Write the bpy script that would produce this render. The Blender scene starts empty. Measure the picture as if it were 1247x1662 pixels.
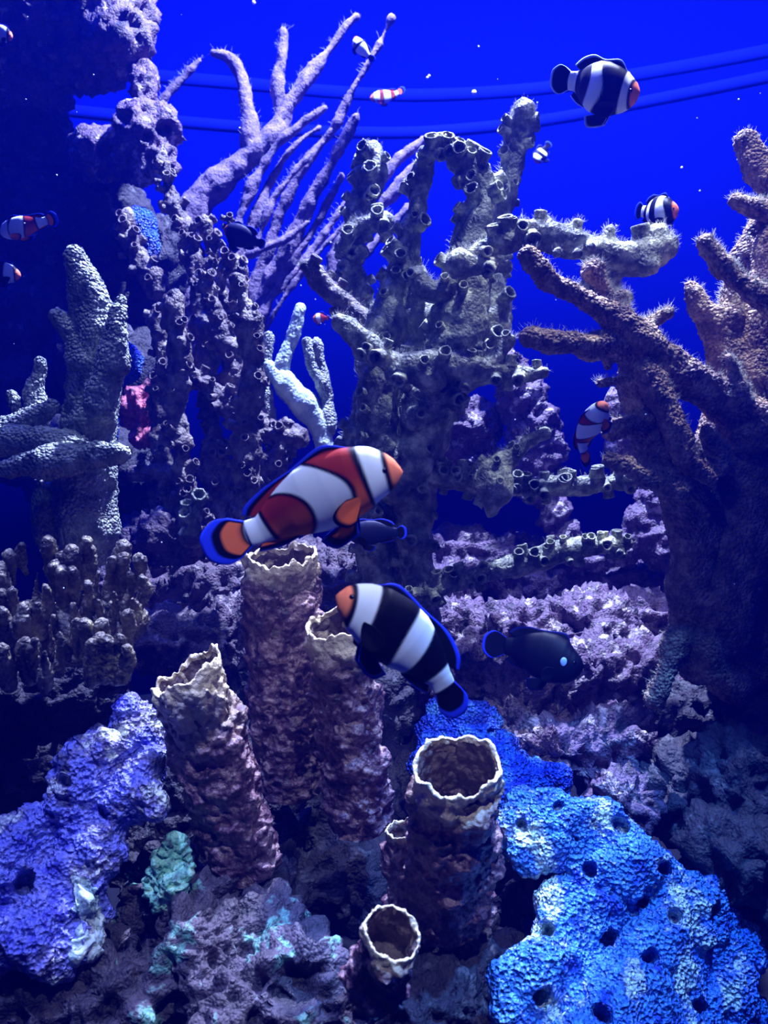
import bpy, math, random
import numpy as np
from mathutils import Vector, Matrix
random.seed(7); RNG = np.random.default_rng(7)
SC = bpy.context.scene; COL = SC.collection

# ------------------------------------------------------------------ camera
W, H = 1247, 1662
VF = math.radians(62); F = (H / 2) / math.tan(VF / 2); PITCH = math.radians(10)
cam_d = bpy.data.cameras.new('camera'); cam = bpy.data.objects.new('camera', cam_d); COL.objects.link(cam)
cam.location = (0, 0, 0); cam.rotation_euler = (math.radians(90) - PITCH, 0, 0)
cam_d.sensor_fit = 'VERTICAL'; cam_d.angle = VF; cam_d.clip_start = 0.01; cam_d.clip_end = 20
cam_d.dof.use_dof = True; cam_d.dof.focus_distance = 0.62
cam_d.dof.aperture_fstop = (cam_d.lens / 1000) / 0.0022
SC.camera = cam
# ------------------------------------------------------------------ view, world, lamps
SC.view_settings.view_transform = 'Standard'; SC.view_settings.look = 'None'
SC.view_settings.gamma = 1; SC.view_settings.use_curve_mapping = False
SC.view_settings.exposure = 0.0
cy = SC.cycles
cy.max_bounces = 4; cy.diffuse_bounces = 2; cy.glossy_bounces = 1; cy.transmission_bounces = 2
cy.volume_bounces = 0; cy.transparent_max_bounces = 4; cy.use_denoising = True
cy.caustics_reflective = False; cy.caustics_refractive = False
cy.sample_clamp_indirect = 4
world = bpy.data.worlds.new('water_glow'); SC.world = world; world.use_nodes = True
bg = world.node_tree.nodes['Background']
bg.inputs[0].default_value = (0.010, 0.020, 1.0, 1); bg.inputs[1].default_value = 0.075

def lamp(name, kind, loc, target, energy, color, size=0.1, spot=60, blend=0.5):
    l = bpy.data.lights.new(name, kind); l.energy = energy; l.color = color
    if kind == 'AREA': l.shape = 'DISK'; l.size = size
    if kind == 'SPOT': l.spot_size = math.radians(spot); l.spot_blend = blend; l.shadow_soft_size = size
    o = bpy.data.objects.new(name, l); COL.objects.link(o); o.location = loc
    o.rotation_euler = (Vector(target) - Vector(loc)).to_track_quat('-Z', 'Y').to_euler()
    return o
# the tank's white and blue overhead lamps, among added fill lights aimed at single parts
lamp('white_overhead_lamp', 'AREA', (0.12, 1.00, 0.92), (0.06, 0.62, -0.1), 86, (0.90, 0.89, 1.0), 0.05)
lamp('front_fill', 'AREA', (-0.10, 0.14, 0.50), (0.0, 0.40, -0.10), 0.55, (0.50, 0.66, 1.0), 0.05)  # added fill above the camera that brightens the near fish
lamp('tube_fill_spot', 'SPOT', (0.12, 0.10, 0.52), (0.0, 0.44, -0.20), 19, (0.90, 0.90, 1.0), 0.010, 28, .6)  # added to catch the tube sponge rims and lumps
lamp('arm_fill_spot', 'SPOT', (0.20, 0.66, 0.62), (0.13, 0.70, -0.12), 22, (0.93, 0.92, 1.0), 0.010, 32, .6)  # added to reach the shaded lower arms of the central coral
lamp('tan_fill_spot', 'SPOT', (0.26, 0.62, 0.62), (0.19, 0.56, 0.05), 18, (1.0, 0.92, 0.78), 0.010, 48, .6)  # added for warm highlights on top of the tan coral
lamp('finger_fill_spot', 'SPOT', (-0.16, 0.60, 0.62), (-0.24, 0.56, 0.0), 7, (0.85, 0.92, 1.0), 0.010, 34, .6)  # added fill over the blue-grey finger coral
lamp('blue_overhead_lamp', 'AREA', (-0.1, 0.95, 1.1), (0.0, 0.8, -0.2), 7, (0.02, 0.06, 1.0), 0.5)
lamp('wall_fill', 'AREA', (-0.30, 1.10, 0.95), (-0.25, 1.75, 0.35), 13, (0.01, 0.05, 1.0), 0.3)  # added so the wall grows brighter towards the upper left
lamp('sponge_fill_spot', 'SPOT', (0.22, 0.36, 0.50), (0.135, 0.44, -0.22), 68, (0.17, 0.44, 1.0), 0.012, 28, .5)  # added to pick the bright blue sponge out of the dark
lamp('lilac_fill_spot', 'SPOT', (-0.22, 0.36, 0.50), (-0.18, 0.42, -0.24), 30, (0.42, 0.48, 1.0), 0.012, 28, .6)  # added to lift the lilac sponge at lower left

# ------------------------------------------------------------------ coordinates
CP, SP = math.cos(PITCH), math.sin(PITCH)
RIGHT = np.array([1.0, 0, 0]); FWD = np.array([0, CP, -SP]); UP = np.array([0, SP, CP])
def P(px, py, d):
    """world point seen at pixel (px, py) at depth d metres"""
    return d * (FWD + (px - W / 2) / F * RIGHT - (py - H / 2) / F * UP)
def S(r, d): return r * d / F

# ------------------------------------------------------------------ vectorised noise
def _h(ix, iy, iz, s=0):
    n = (ix.astype(np.int64) * 374761393 + iy.astype(np.int64) * 668265263 + iz.astype(np.int64) * 2147483647 + s * 974711) & 0xffffffff
    n = ((n ^ (n >> 13)) * 1274126177) & 0xffffffff
    n = ((n ^ (n >> 16)) * 2246822519) & 0xffffffff
    return ((n ^ (n >> 15)) & 0xffffff) / float(0xffffff)
def vnoise(p, s=0):
    f = np.floor(p); t = p - f; t = t * t * (3 - 2 * t); i = f.astype(np.int64)
    r = 0
    for a in (0, 1):
        for b in (0, 1):
            for c in (0, 1):
                w = (t[:, 0] if a else 1 - t[:, 0]) * (t[:, 1] if b else 1 - t[:, 1]) * (t[:, 2] if c else 1 - t[:, 2])
                r = r + w * _h(i[:, 0] + a, i[:, 1] + b, i[:, 2] + c, s)
    return r * 2 - 1
def fbm(p, o=4, s=0):
    r = 0; a = 1; q = p
    for k in range(o): r = r + a * vnoise(q, s + k); a *= .5; q = q * 2.03 + 5.1
    return r
def worley(p, s=0):
    f = np.floor(p); i = f.astype(np.int64); t = p - f
    d1 = np.full(len(p), 9.0); d2 = d1.copy()
    for a in (-1, 0, 1):
        for b in (-1, 0, 1):
            for c in (-1, 0, 1):
                x, y, z = i[:, 0] + a, i[:, 1] + b, i[:, 2] + c
                dx = a + _h(x, y, z, s + 11) - t[:, 0]; dy = b + _h(x, y, z, s + 12) - t[:, 1]; dz = c + _h(x, y, z, s + 13) - t[:, 2]
                d = dx * dx + dy * dy + dz * dz
                m = d < d1
                d2 = np.where(m, d1, np.minimum(d2, d)); d1 = np.where(m, d, d1)
    return np.sqrt(d1), np.sqrt(d2)

# ------------------------------------------------------------------ materials
def srgb(r, g, b):
    f = lambda c: (c / 255 / 12.92) if c <= 10 else ((c / 255 + .055) / 1.055) ** 2.4
    return (f(r), f(g), f(b), 1)
def material(name, cols, scale=40, bump=0.4, bscale=400, rough=0.75, spec=0.35, bump_dist=0.0012, stops=None, detail=5, vor=0, vstr=.6, vdist=.0012, grow=None, vinv=True):
    m = bpy.data.materials.new(name); m.use_nodes = True; nt = m.node_tree; n = nt.nodes; l = nt.links
    b = n['Principled BSDF']; b.inputs['Roughness'].default_value = rough; b.inputs['Specular IOR Level'].default_value = spec
    tc = n.new('ShaderNodeTexCoord')
    t = n.new('ShaderNodeTexNoise'); t.inputs['Scale'].default_value = scale; t.inputs['Detail'].default_value = detail; t.inputs['Roughness'].default_value = .65
    l.new(tc.outputs['Object'], t.inputs['Vector'])
    r = n.new('ShaderNodeValToRGB'); el = r.color_ramp.elements
    k = len(cols); stops = stops or [0.33 + 0.34 * i / max(1, k - 1) for i in range(k)]
    while len(el) < k: el.new(.5)
    for e, c, s in zip(el, cols, stops): e.color = c; e.position = s
    l.new(t.outputs['Fac'], r.inputs['Fac']); l.new(r.outputs['Color'], b.inputs['Base Color'])
    t2 = n.new('ShaderNodeTexNoise'); t2.inputs['Scale'].default_value = bscale; t2.inputs['Detail'].default_value = 4
    l.new(tc.outputs['Object'], t2.inputs['Vector'])
    bp = n.new('ShaderNodeBump'); bp.inputs['Strength'].default_value = bump; bp.inputs['Distance'].default_value = bump_dist
    l.new(t2.outputs['Fac'], bp.inputs['Height']); l.new(bp.outputs['Normal'], b.inputs['Normal'])
    if vor:      # fine pimples or pits
        v = n.new('ShaderNodeTexVoronoi'); v.inputs['Scale'].default_value = vor; l.new(tc.outputs['Object'], v.inputs['Vector'])
        b2 = n.new('ShaderNodeBump'); b2.inputs['Strength'].default_value = vstr; b2.inputs['Distance'].default_value = vdist; b2.invert = vinv
        l.new(v.outputs['Distance'], b2.inputs['Height']); l.new(b2.outputs['Normal'], bp.inputs['Normal'])
    if grow:     # pale new growth, blended by the mesh's own 'grow' attribute
        a = n.new('ShaderNodeAttribute'); a.attribute_name = 'grow'; mx = n.new('ShaderNodeMix'); mx.data_type = 'RGBA'
        l.new(a.outputs['Fac'], mx.inputs[0]); l.new(r.outputs['Color'], mx.inputs[6]); mx.inputs[7].default_value = grow; l.new(mx.outputs[2], b.inputs['Base Color'])
    return m
def attr_material(name, rough=.45, spec=.4):
    m = bpy.data.materials.new(name); m.use_nodes = True; nt = m.node_tree; n = nt.nodes; l = nt.links
    b = n['Principled BSDF']; b.inputs['Roughness'].default_value = rough; b.inputs['Specular IOR Level'].default_value = spec
    a = n.new('ShaderNodeAttribute'); a.attribute_name = 'pattern'; l.new(a.outputs['Color'], b.inputs['Base Color'])
    return m

# ------------------------------------------------------------------ object helpers
def mesh_from(verts, faces, name, mat=None, smooth=True):
    me = bpy.data.meshes.new(name)
    verts = np.asarray(verts, dtype=np.float32)
    if isinstance(faces, np.ndarray):
        k = faces.shape[1]; nf = len(faces)
        me.vertices.add(len(verts)); me.vertices.foreach_set('co', verts.ravel())
        me.loops.add(nf * k); me.loops.foreach_set('vertex_index', faces.astype(np.int32).ravel())
        me.polygons.add(nf); me.polygons.foreach_set('loop_start', np.arange(0, nf * k, k, dtype=np.int32))
        me.update(calc_edges=True); me.validate()
    else:
        me.from_pydata([tuple(v) for v in verts], [], faces); me.update()
    if smooth: me.shade_smooth()
    if mat: me.materials.append(mat)
    return me
def link(name, me, parent=None, origin=None):
    o = bpy.data.objects.new(name, me); COL.objects.link(o)
    if parent is not None:
        o.parent = parent; o.matrix_parent_inverse = Matrix.Translation(-parent.location) if parent.parent is None else Matrix()
    return o
def tag(o, label, cat, group=None, kind=None):
    o['label'] = label; o['category'] = cat
    if group: o['group'] = group
    if kind: o['kind'] = kind
    return o
def empty(name, loc, label, cat, group=None):
    o = bpy.data.objects.new(name, None); COL.objects.link(o); o.location = tuple(loc); o.empty_display_size = .02
    return tag(o, label, cat, group)
def set_origin(o, loc):
    """put a single mesh thing's origin at its own base"""
    o.data.transform(Matrix.Translation(-Vector(tuple(loc)))); o.location = tuple(loc)

def catmull(pts, n):
    p = np.asarray(pts, float)
    if len(p) == 2: 
        t = np.linspace(0, 1, n)[:, None]; return p[0] * (1 - t) + p[1] * t
    e = np.vstack([2 * p[0] - p[1], p, 2 * p[-1] - p[-2]])
    out = []
    for k in np.linspace(0, len(p) - 1 - 1e-6, n):
        i = int(k); t = k - i; a, b, c, d = e[i], e[i + 1], e[i + 2], e[i + 3]
        out.append(.5 * ((2 * b) + (-a + c) * t + (2 * a - 5 * b + 4 * c - d) * t * t + (-a + 3 * b - 3 * c + d) * t ** 3))
    return np.array(out)
def frame(T):
    T = T / (np.linalg.norm(T) + 1e-12)
    a = np.array([0, 0, 1.0]) if abs(T[2]) < .9 else np.array([1.0, 0, 0])
    U = np.cross(T, a); U /= np.linalg.norm(U); return T, U, np.cross(T, U)
def tube(V, Fc, pts, rad, seg=12, n=None):
    """append a closed round-ended tube through pts to vert and face lists"""
    pr = np.hstack([np.asarray(pts, float), np.asarray(rad, float)[:, None]])
    n = n or max(6, 6 * len(pts)); c = catmull(pr, n); q = c[:, :3]; r = np.maximum(c[:, 3], 1e-4)
    T = np.gradient(q, axis=0)
    ts = T / (np.linalg.norm(T, axis=1)[:, None] + 1e-12)
    # rounded ends
    qs = [q[0] - ts[0] * r[0] * k for k in (.9, .6)] + list(q) + [q[-1] + ts[-1] * r[-1] * k for k in (.6, .9)]
    rs = [r[0] * .4, r[0] * .8] + list(r) + [r[-1] * .8, r[-1] * .4]
    tt = [ts[0]] * 2 + list(ts) + [ts[-1]] * 2
    b0 = len(V); _, U, N = frame(tt[0])
    for c0, r0, t0 in zip(qs, rs, tt):
        U = U - t0 * U.dot(t0); U /= np.linalg.norm(U); N = np.cross(t0, U)
        for k in range(seg):
            a = 2 * math.pi * k / seg; V.append(c0 + r0 * (math.cos(a) * U + math.sin(a) * N))
    m = len(qs)
    for i in range(m - 1):
        for k in range(seg):
            a = b0 + i * seg + k; b = b0 + i * seg + (k + 1) % seg
            Fc.append((a, b, b + seg, a + seg))
    V.append(qs[0] - tt[0] * rs[0] * .3); V.append(qs[-1] + tt[-1] * rs[-1] * .3); e = len(V)
    for k in range(seg):
        Fc.append((e - 2, b0 + (k + 1) % seg, b0 + k)); l0 = b0 + (m - 1) * seg
        Fc.append((e - 1, l0 + k, l0 + (k + 1) % seg))
def ball(V, Fc, c, r, seg=16, rings=10):
    """append an ellipsoid; r may be a 3-vector in camera axes (right, depth, up)"""
    r = np.array([r, r, r], float) if np.isscalar(r) else np.asarray(r, float)
    b0 = len(V); c = np.asarray(c, float)
    V.append(c + UP * r[2])
    for i in range(1, rings):
        a = math.pi * i / rings
        for k in range(seg):
            b = 2 * math.pi * k / seg
            V.append(c + UP * r[2] * math.cos(a) + RIGHT * r[0] * math.sin(a) * math.cos(b) + FWD * r[1] * math.sin(a) * math.sin(b))
    V.append(c - UP * r[2]); e = len(V) - 1
    for k in range(seg):
        Fc.append((b0, b0 + 1 + k, b0 + 1 + (k + 1) % seg))
        Fc.append((e, e - seg + (k + 1) % seg, e - seg + k))
    for i in range(rings - 2):
        for k in range(seg):
            a = b0 + 1 + i * seg + k; b = b0 + 1 + i * seg + (k + 1) % seg
            Fc.append((a, a + seg, b + seg, b))
def cup(V, Fc, c, d, r, L, seg=10):
    """a little open tube (corallite) standing at c along d"""
    T, U, N = frame(np.asarray(d, float)); b0 = len(V)
    prof = [(0, 1.15), (.45, .92), (.85, 1.0), (1.0, .98), (1.04, .84), (.98, .68), (.7, .58), (.25, .5)]
    for z, q in prof:
        for k in range(seg):
            a = 2 * math.pi * k / seg; V.append(np.asarray(c) + T * L * z + r * q * (1 + .07 * math.sin(1.9 * k + 700 * c[0]) + .05 * math.sin(.63 * k + 900 * c[2])) * (math.cos(a) * U + math.sin(a) * N))
    for i in range(len(prof) - 1):
        for k in range(seg):
            a = b0 + i * seg + k; b = b0 + i * seg + (k + 1) % seg; Fc.append((a, b, b + seg, a + seg))
    Fc.append(tuple(b0 + (len(prof) - 1) * seg + k for k in range(seg)))

def remesh(V, Fc, voxel):
    me = bpy.data.meshes.new('t'); me.from_pydata([tuple(v) for v in V], [], Fc); me.update()
    o = bpy.data.objects.new('t', me); COL.objects.link(o)
    m = o.modifiers.new('r', 'REMESH'); m.mode = 'VOXEL'; m.voxel_size = voxel; m.adaptivity = 0
    dg = bpy.context.evaluated_depsgraph_get(); ev = o.evaluated_get(dg); r = bpy.data.meshes.new_from_object(ev)
    bpy.data.objects.remove(o); bpy.data.meshes.remove(me)
    nv = len(r.vertices); co = np.empty(nv * 3, np.float32); r.vertices.foreach_get('co', co); co = co.reshape(-1, 3).astype(float)
    np_ = len(r.polygons); ix = np.empty(np_ * 4, np.int32)
    if len(r.loops) == np_ * 4: r.loops.foreach_get('vertex_index', ix); fa = ix.reshape(-1, 4)
    else: fa = [tuple(p.vertices) for p in r.polygons]
    bpy.data.meshes.remove(r)
    return co, fa
def smooth(co, fa, it=2):
    for _ in range(it):
        s = np.zeros_like(co); c = np.zeros(len(co))
        for k in range(4):
            a = fa[:, k]; b = fa[:, (k + 1) % 4]
            for j in range(3): s[:, j] += np.bincount(a, co[b, j], len(co)) + np.bincount(b, co[a, j], len(co))
            c += np.bincount(a, minlength=len(co)) + np.bincount(b, minlength=len(co))
        co = .4 * co + .6 * s / np.maximum(c, 1)[:, None]
    return co
def normals(co, fa):
    fa = np.asarray(fa); n = np.cross(co[fa[:, 2]] - co[fa[:, 0]], co[fa[:, 3]] - co[fa[:, 1]])
    r = np.zeros_like(co)
    for k in range(4):
        for j in range(3): r[:, j] += np.bincount(fa[:, k], n[:, j], len(co))
    return r / (np.linalg.norm(r, axis=1)[:, None] + 1e-12)

# displacement styles: return metres along the normal for world points
def d_rock(p, n, a=1.0):
    q = p * 42 + fbm(p * 25, 2, 31)[:, None] * .7
    r = 1 - np.abs(fbm(q, 4, 3)); w1, w2 = worley(p * 70 + fbm(p * 30, 2, 8)[:, None] * .6, 5); g1, g2 = worley(p * 210 + vnoise(p * 90, 4)[:, None] * .5, 15)
    pits = np.clip(.40 - w1, 0, 1) * (vnoise(p * 26, 9) > -.2)
    return a * (.013 * (r - .6) - .026 * pits + .0045 * fbm(p * 150, 3, 21) + .007 * vnoise(p * 14, 2) + .0035 * (.4 - g1))
def d_grain(p, n, a=1.0):
    w1, w2 = worley(p * 380, 4)
    return a * (.0024 * np.clip(.6 - w1, 0, .6) + .0028 * vnoise(p * 50, 6) + .0012 * vnoise(p * 120, 3))
def d_lump(p, n, a=1.0):
    w1, w2 = worley(p * 70, 4); g1, g2 = worley(p * 240, 14)
    return a * (.0040 * (.5 - w1) + .0036 * vnoise(p * 55, 6) + .0010 * fbm(p * 260, 2, 3) + .0012 * (.4 - g1))
def d_pore(p, n, a=1.0):
    w1, w2 = worley(p * 300 + vnoise(p * 60, 4)[:, None] * .6, 4)
    return a * (.0028 * np.clip(w1 - .15, 0, .5) + .0036 * vnoise(p * 45, 6) + .0022 * vnoise(p * 110, 6) + .0010 * fbm(p * 300, 2, 9))
def d_none(p, n, a=1.0): return np.zeros(len(p))

def organic(V, Fc, voxel, disp, amp, mat, name, sm=2, pits=None, extra=None):
    co, fa = remesh(V, Fc, voxel)
    fa = np.asarray(fa)
    if fa.ndim == 2 and fa.shape[1] == 4:
        co = smooth(co, fa, sm); n = normals(co, fa)
        if pits:      # real cavities pressed into the surface: (centre, radius, depth)
            for c, r, dp in pits:
                c = np.asarray(c); cd = c / np.linalg.norm(c); al = co @ cd; dd = np.linalg.norm(co - al[:, None] * cd, axis=1)
                dd = dd * (1 + .25 * vnoise(co * 150, 3)); near = (n @ cd < .2) & (al < np.linalg.norm(c) + .06)
                k = np.clip(1.25 * (1 - (dd / r) ** 4), 0, 1) * near; co = co + ((.7 * cd - .3 * n) * (k * dp)[:, None])
        co = co + n * disp(co, n, amp)[:, None]
    if extra:
        EV, EF = extra; 
        fl = [tuple(f) for f in fa.tolist()] + [tuple(i + len(co) for i in f) for f in EF]
        return mesh_from(np.vstack([co, np.array(EV)]), fl, name, mat), co, n
    return mesh_from(co, fa, name, mat), co, n

# ------------------------------------------------------------------ material library
M = {}
M['rock'] = material('live_rock', [srgb(40, 34, 46), srgb(104, 84, 96), srgb(60, 50, 64), srgb(190, 170, 170)], 46, 1, 300, .7, .5, .002, [.36, .5, .56, .68], vor=420, vstr=.8)
M['rock_purple'] = material('coralline_rock', [srgb(40, 30, 44), srgb(108, 84, 112), srgb(60, 48, 60), srgb(206, 188, 200)], 52, 1, 300, .65, .5, .002, [.36, .5, .55, .66], vor=420, vstr=.8)
M['rock_pink'] = material('pink_coralline_rock', [srgb(64, 30, 48), srgb(200, 104, 124), srgb(100, 60, 80)], 70, 1, 300, .6, .5, .002, vor=420)
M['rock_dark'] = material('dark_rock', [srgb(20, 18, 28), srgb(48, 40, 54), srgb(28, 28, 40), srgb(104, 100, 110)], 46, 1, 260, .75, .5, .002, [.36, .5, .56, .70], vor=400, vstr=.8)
M['rock_green'] = material('algae_rock', [srgb(40, 34, 44), srgb(84, 72, 86), srgb(130, 205, 180), srgb(60, 50, 66)], 24, 1, 300, .65, .5, .002, stops=[.38, .55, .64, .69], vor=420, vstr=.9)
M['cup_coral'] = material('green_grey_coral', [srgb(34, 36, 42), srgb(104, 108, 94), srgb(200, 202, 164)], 70, .9, 420, .6, .5, .002, vor=380, vstr=.5)
M['cup_coral_dark'] = material('brown_grey_coral', [srgb(38, 32, 40), srgb(92, 76, 78), srgb(150, 140, 126)], 70, .9, 380, .6, .5, .002, vor=380, vstr=.6)
M['whip'] = material('sea_whip_tissue', [srgb(62, 54, 84), srgb(136, 116, 142)], 80, .9, 500, .8, vor=300, vstr=.6)
M['tan'] = material('tan_coral', [srgb(70, 54, 52), srgb(136, 106, 88), srgb(205, 176, 138)], 90, .4, 520, .65, .5, .0012, vor=420, vstr=1, vdist=.003)
M['finger'] = material('grey_finger_coral', [srgb(80, 88, 98), srgb(146, 152, 144), srgb(190, 196, 180)], 80, .4, 480, .55, .5, .0012, vor=420, vstr=1, vdist=.003)
M['pale'] = material('pale_coral', [srgb(140, 170, 186), srgb(220, 232, 220)], 60, .8, 400, .6, vor=340)
M['knob'] = material('knobby_coral', [srgb(46, 40, 44), srgb(100, 88, 78), srgb(180, 168, 132)], 90, 1, 420, .5, .6, .002, vor=300, vstr=1, vdist=.002)
M['mint'] = material('mint_crust', [srgb(70, 70, 90), srgb(150, 230, 190), srgb(215, 250, 200)], 120, 1, 400, .5, .5, .001, vor=420)
CREAM = srgb(214, 194, 156)
M['tube'] = material('tube_sponge_skin', [srgb(46, 26, 42), srgb(98, 62, 78), srgb(160, 128, 126), srgb(70, 38, 60)], 75, 1, 300, .5, .6, .002, [.36, .5, .58, .66], vor=240, vstr=.5, vdist=.002, grow=CREAM)
M['tube_rim'] = M['tube']
M['tube_in'] = material('tube_sponge_lining', [srgb(70, 56, 60), srgb(130, 108, 100)], 110, 1, 300, .75, .4, .002, vor=260)
M['blue_sponge'] = material('blue_sponge', [srgb(24, 70, 200), srgb(80, 160, 245), srgb(50, 110, 235), srgb(215, 246, 246)], 30, .5, 420, .5, .5, .001, stops=[.38, .48, .53, .60], detail=9, vor=400, vstr=1, vdist=.006, vinv=False)
M['blue_sponge_deep'] = material('deep_blue_sponge', [srgb(10, 30, 170), srgb(36, 84, 230), srgb(80, 150, 235)], 60, .5, 400, .5, .5, .001, vor=400, vstr=1, vdist=.006, vinv=False)
M['lilac_sponge'] = material('lilac_sponge', [srgb(70, 70, 190), srgb(130, 136, 225), srgb(110, 100, 160), srgb(226, 234, 230)], 40, .5, 400, .5, .5, .001, stops=[.36, .48, .56, .64], vor=400, vstr=.8, vdist=.0035, vinv=False)
M['wall'] = material('blue_tank_wall', [(.0016, .0046, .175, 1), (.0017, .0049, .18, 1)], 3, 0, 100, 1.0, 0)
M['band'] = material('pale_wall_blue', [(.006, .015, .33, 1), (.0065, .016, .35, 1)], 3, 0, 100, .9, .02)
M['sand'] = material('dark_substrate', [srgb(20, 20, 28), srgb(44, 40, 48)], 40, .8, 300, .9)
M['fuzz'] = material('algae_hair', [srgb(170, 170, 150), srgb(200, 200, 180)], 60, 0, 300, .8)
M['speck'] = material('drifting_speck', [srgb(230, 235, 240), srgb(240, 240, 250)], 60, 0, 300, .6)
M['fish'] = attr_material('fish_skin', .55, .12)
M['fin'] = attr_material('fish_fin', .6, .1)
M['eye'] = material('fish_eye', [srgb(6, 4, 10), srgb(10, 8, 14)], 10, 0, 100, .15, .6)

# ------------------------------------------------------------------ the tank: water, back wall, floor
def arc_wall(r0, z0, z1, a0, a1, cx, cy_, n=96, nz=2, thick=.02):
    V = []; Fa = []
    for j in range(nz):
        z = z0 + (z1 - z0) * j / (nz - 1)
        for i in range(n + 1):
            a = a0 + (a1 - a0) * i / n; V.append((cx + r0 * math.sin(a), cy_ + r0 * math.cos(a), z))
    m = len(V)
    for j in range(nz):
        z = z0 + (z1 - z0) * j / (nz - 1)
        for i in range(n + 1):
            a = a0 + (a1 - a0) * i / n; V.append((cx + (r0 + thick) * math.sin(a), cy_ + (r0 + thick) * math.cos(a), z))
    q = n + 1
    for j in range(nz - 1):
        for i in range(n):
            a = j * q + i; Fa.append((a, a + 1, a + q + 1, a + q)); Fa.append((m + a + 1, m + a, m + a + q, m + a + q + 1))
    for i in range(n):
        Fa.append((i + 1, i, m + i, m + i + 1)); t = (nz - 1) * q + i; Fa.append((t, t + 1, m + t + 1, m + t))
    Fa.append((0, q, m + q, m)); Fa.append((n, m + n, m + n + q, n + q))
    return V, Fa
FLOOR = -.62
WR = 1.45; WC = (0.0, 0.15)
v, f = arc_wall(WR, FLOOR, 1.0, math.radians(-105), math.radians(105), *WC)
o = link('wall_back', mesh_from(v, f, 'wall_back', M['wall'])); o['kind'] = 'structure'
V = [(-1.6, -.45, FLOOR), (1.6, -.45, FLOOR), (1.6, 1.75, FLOOR), (-1.6, 1.75, FLOOR)]
V += [(x, y, z - .03) for x, y, z in V]
o = link('floor', mesh_from(V, [(0, 1, 2, 3), (7, 6, 5, 4), (0, 4, 5, 1), (1, 5, 6, 2), (2, 6, 7, 3), (3, 7, 4, 0)], 'floor', M['sand'], False)); o['kind'] = 'structure'
# two raised paler blue bands that run round the wall, dipping towards the left of the picture
def wall_band(name, pts, hw):
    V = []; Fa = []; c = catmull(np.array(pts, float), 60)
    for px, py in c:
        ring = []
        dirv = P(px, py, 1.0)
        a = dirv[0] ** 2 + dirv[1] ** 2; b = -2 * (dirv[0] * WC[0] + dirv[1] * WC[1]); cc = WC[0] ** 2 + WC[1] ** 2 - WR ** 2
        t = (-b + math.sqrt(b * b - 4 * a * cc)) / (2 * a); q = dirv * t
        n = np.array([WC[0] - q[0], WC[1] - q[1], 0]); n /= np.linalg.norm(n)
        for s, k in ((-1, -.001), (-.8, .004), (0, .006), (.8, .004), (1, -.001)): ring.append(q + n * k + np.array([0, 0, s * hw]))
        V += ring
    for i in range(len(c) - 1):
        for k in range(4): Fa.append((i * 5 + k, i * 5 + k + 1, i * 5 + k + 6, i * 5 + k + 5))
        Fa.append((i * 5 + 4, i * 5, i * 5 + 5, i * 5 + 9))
    o = link(name, mesh_from(V, Fa, name, M['band'])); o['kind'] = 'structure'
wall_band('pale_band_1', [(-300, 60), (0, 96), (220, 120), (400, 136), (560, 150), (700, 154), (880, 143), (1050, 118), (1247, 82), (1330, 60), (1600, -30), (1900, -170)], .011)
wall_band('pale_band_2', [(-300, 130), (0, 166), (220, 190), (400, 206), (560, 214), (700, 213), (880, 195), (1050, 164), (1247, 124), (1330, 105), (1600, 25), (1900, -100)], .010)

# ------------------------------------------------------------------ rocks
def rock(name, label, cat, mat, blobs, voxel=.0035, disp=d_rock, amp=1.0, pits=None, group=None, sm=2, foot=True):
    V = []; Fc = []; low = None
    for b in blobs:
        px, py, d, rx = b[:4]; ry = b[4] if len(b) > 4 else rx; rd = b[5] if len(b) > 5 else (rx + ry) / 2
        c = P(px, py, d); ball(V, Fc, c, (S(rx, d), S(rd, d), S(ry, d)))
        z = c[2] - S(ry, d)
        if low is None or z < low[2]: low = np.array([c[0], c[1], z])
    pp = [(P(a, b, d), S(r, d), S(dp, d)) for a, b, d, r, dp in pits] if pits else None
    me, co, n = organic(V, Fc, voxel, disp, amp, mat, name, sm, pp)
    o = link(name, me); tag(o, label, cat, group); set_origin(o, low); return o

# back left pillar, deep in the blue
rock('reef_rock', 'tall shadowed rock at the top left corner, hazy blue, overhanging the coralline knob', 'rock', M['rock'],
     [(60, 20, 1.05, 110, 100), (160, 20, 1.03, 85, 80), (190, 60, 1.0, 55, 50), (20, 130, 1.1, 90, 90), (130, 90, 1.05, 80, 50), (225, 20, 1.03, 24, 40)], .005)
rock('coralline_rock', 'pink and white crusted knobbly rock with round holes, left of the sea whip', 'rock', M['rock_purple'],
     [(165, 250, 1.0, 50, 42), (230, 225, .98, 48, 60), (262, 205, .98, 36, 40), (235, 150, 1.0, 22, 45), (225, 265, .98, 45, 35), (268, 262, .97, 20, 26)], .0035, amp=.7,
     pits=[(172, 244, .955, 15, 26), (238, 222, .93, 9, 18), (270, 210, .93, 14, 20), (202, 190, .96, 12, 14), (164, 284, .95, 8, 14), (203, 280, .93, 8, 14), (242, 283, .93, 8, 14)])
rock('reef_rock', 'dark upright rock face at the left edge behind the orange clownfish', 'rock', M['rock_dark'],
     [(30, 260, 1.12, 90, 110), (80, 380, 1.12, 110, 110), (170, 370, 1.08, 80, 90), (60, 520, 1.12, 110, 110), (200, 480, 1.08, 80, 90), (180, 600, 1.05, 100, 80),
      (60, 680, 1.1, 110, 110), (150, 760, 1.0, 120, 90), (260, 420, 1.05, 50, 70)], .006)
rock('sponge_patch', 'bright deep blue encrusting sponge patch high on the shadowed left rock', 'sponge', M['blue_sponge_deep'], [(222, 372, .97, 30, 36, 26), (240, 400, .96, 18, 26, 14)], .003, d_pore)
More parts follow.
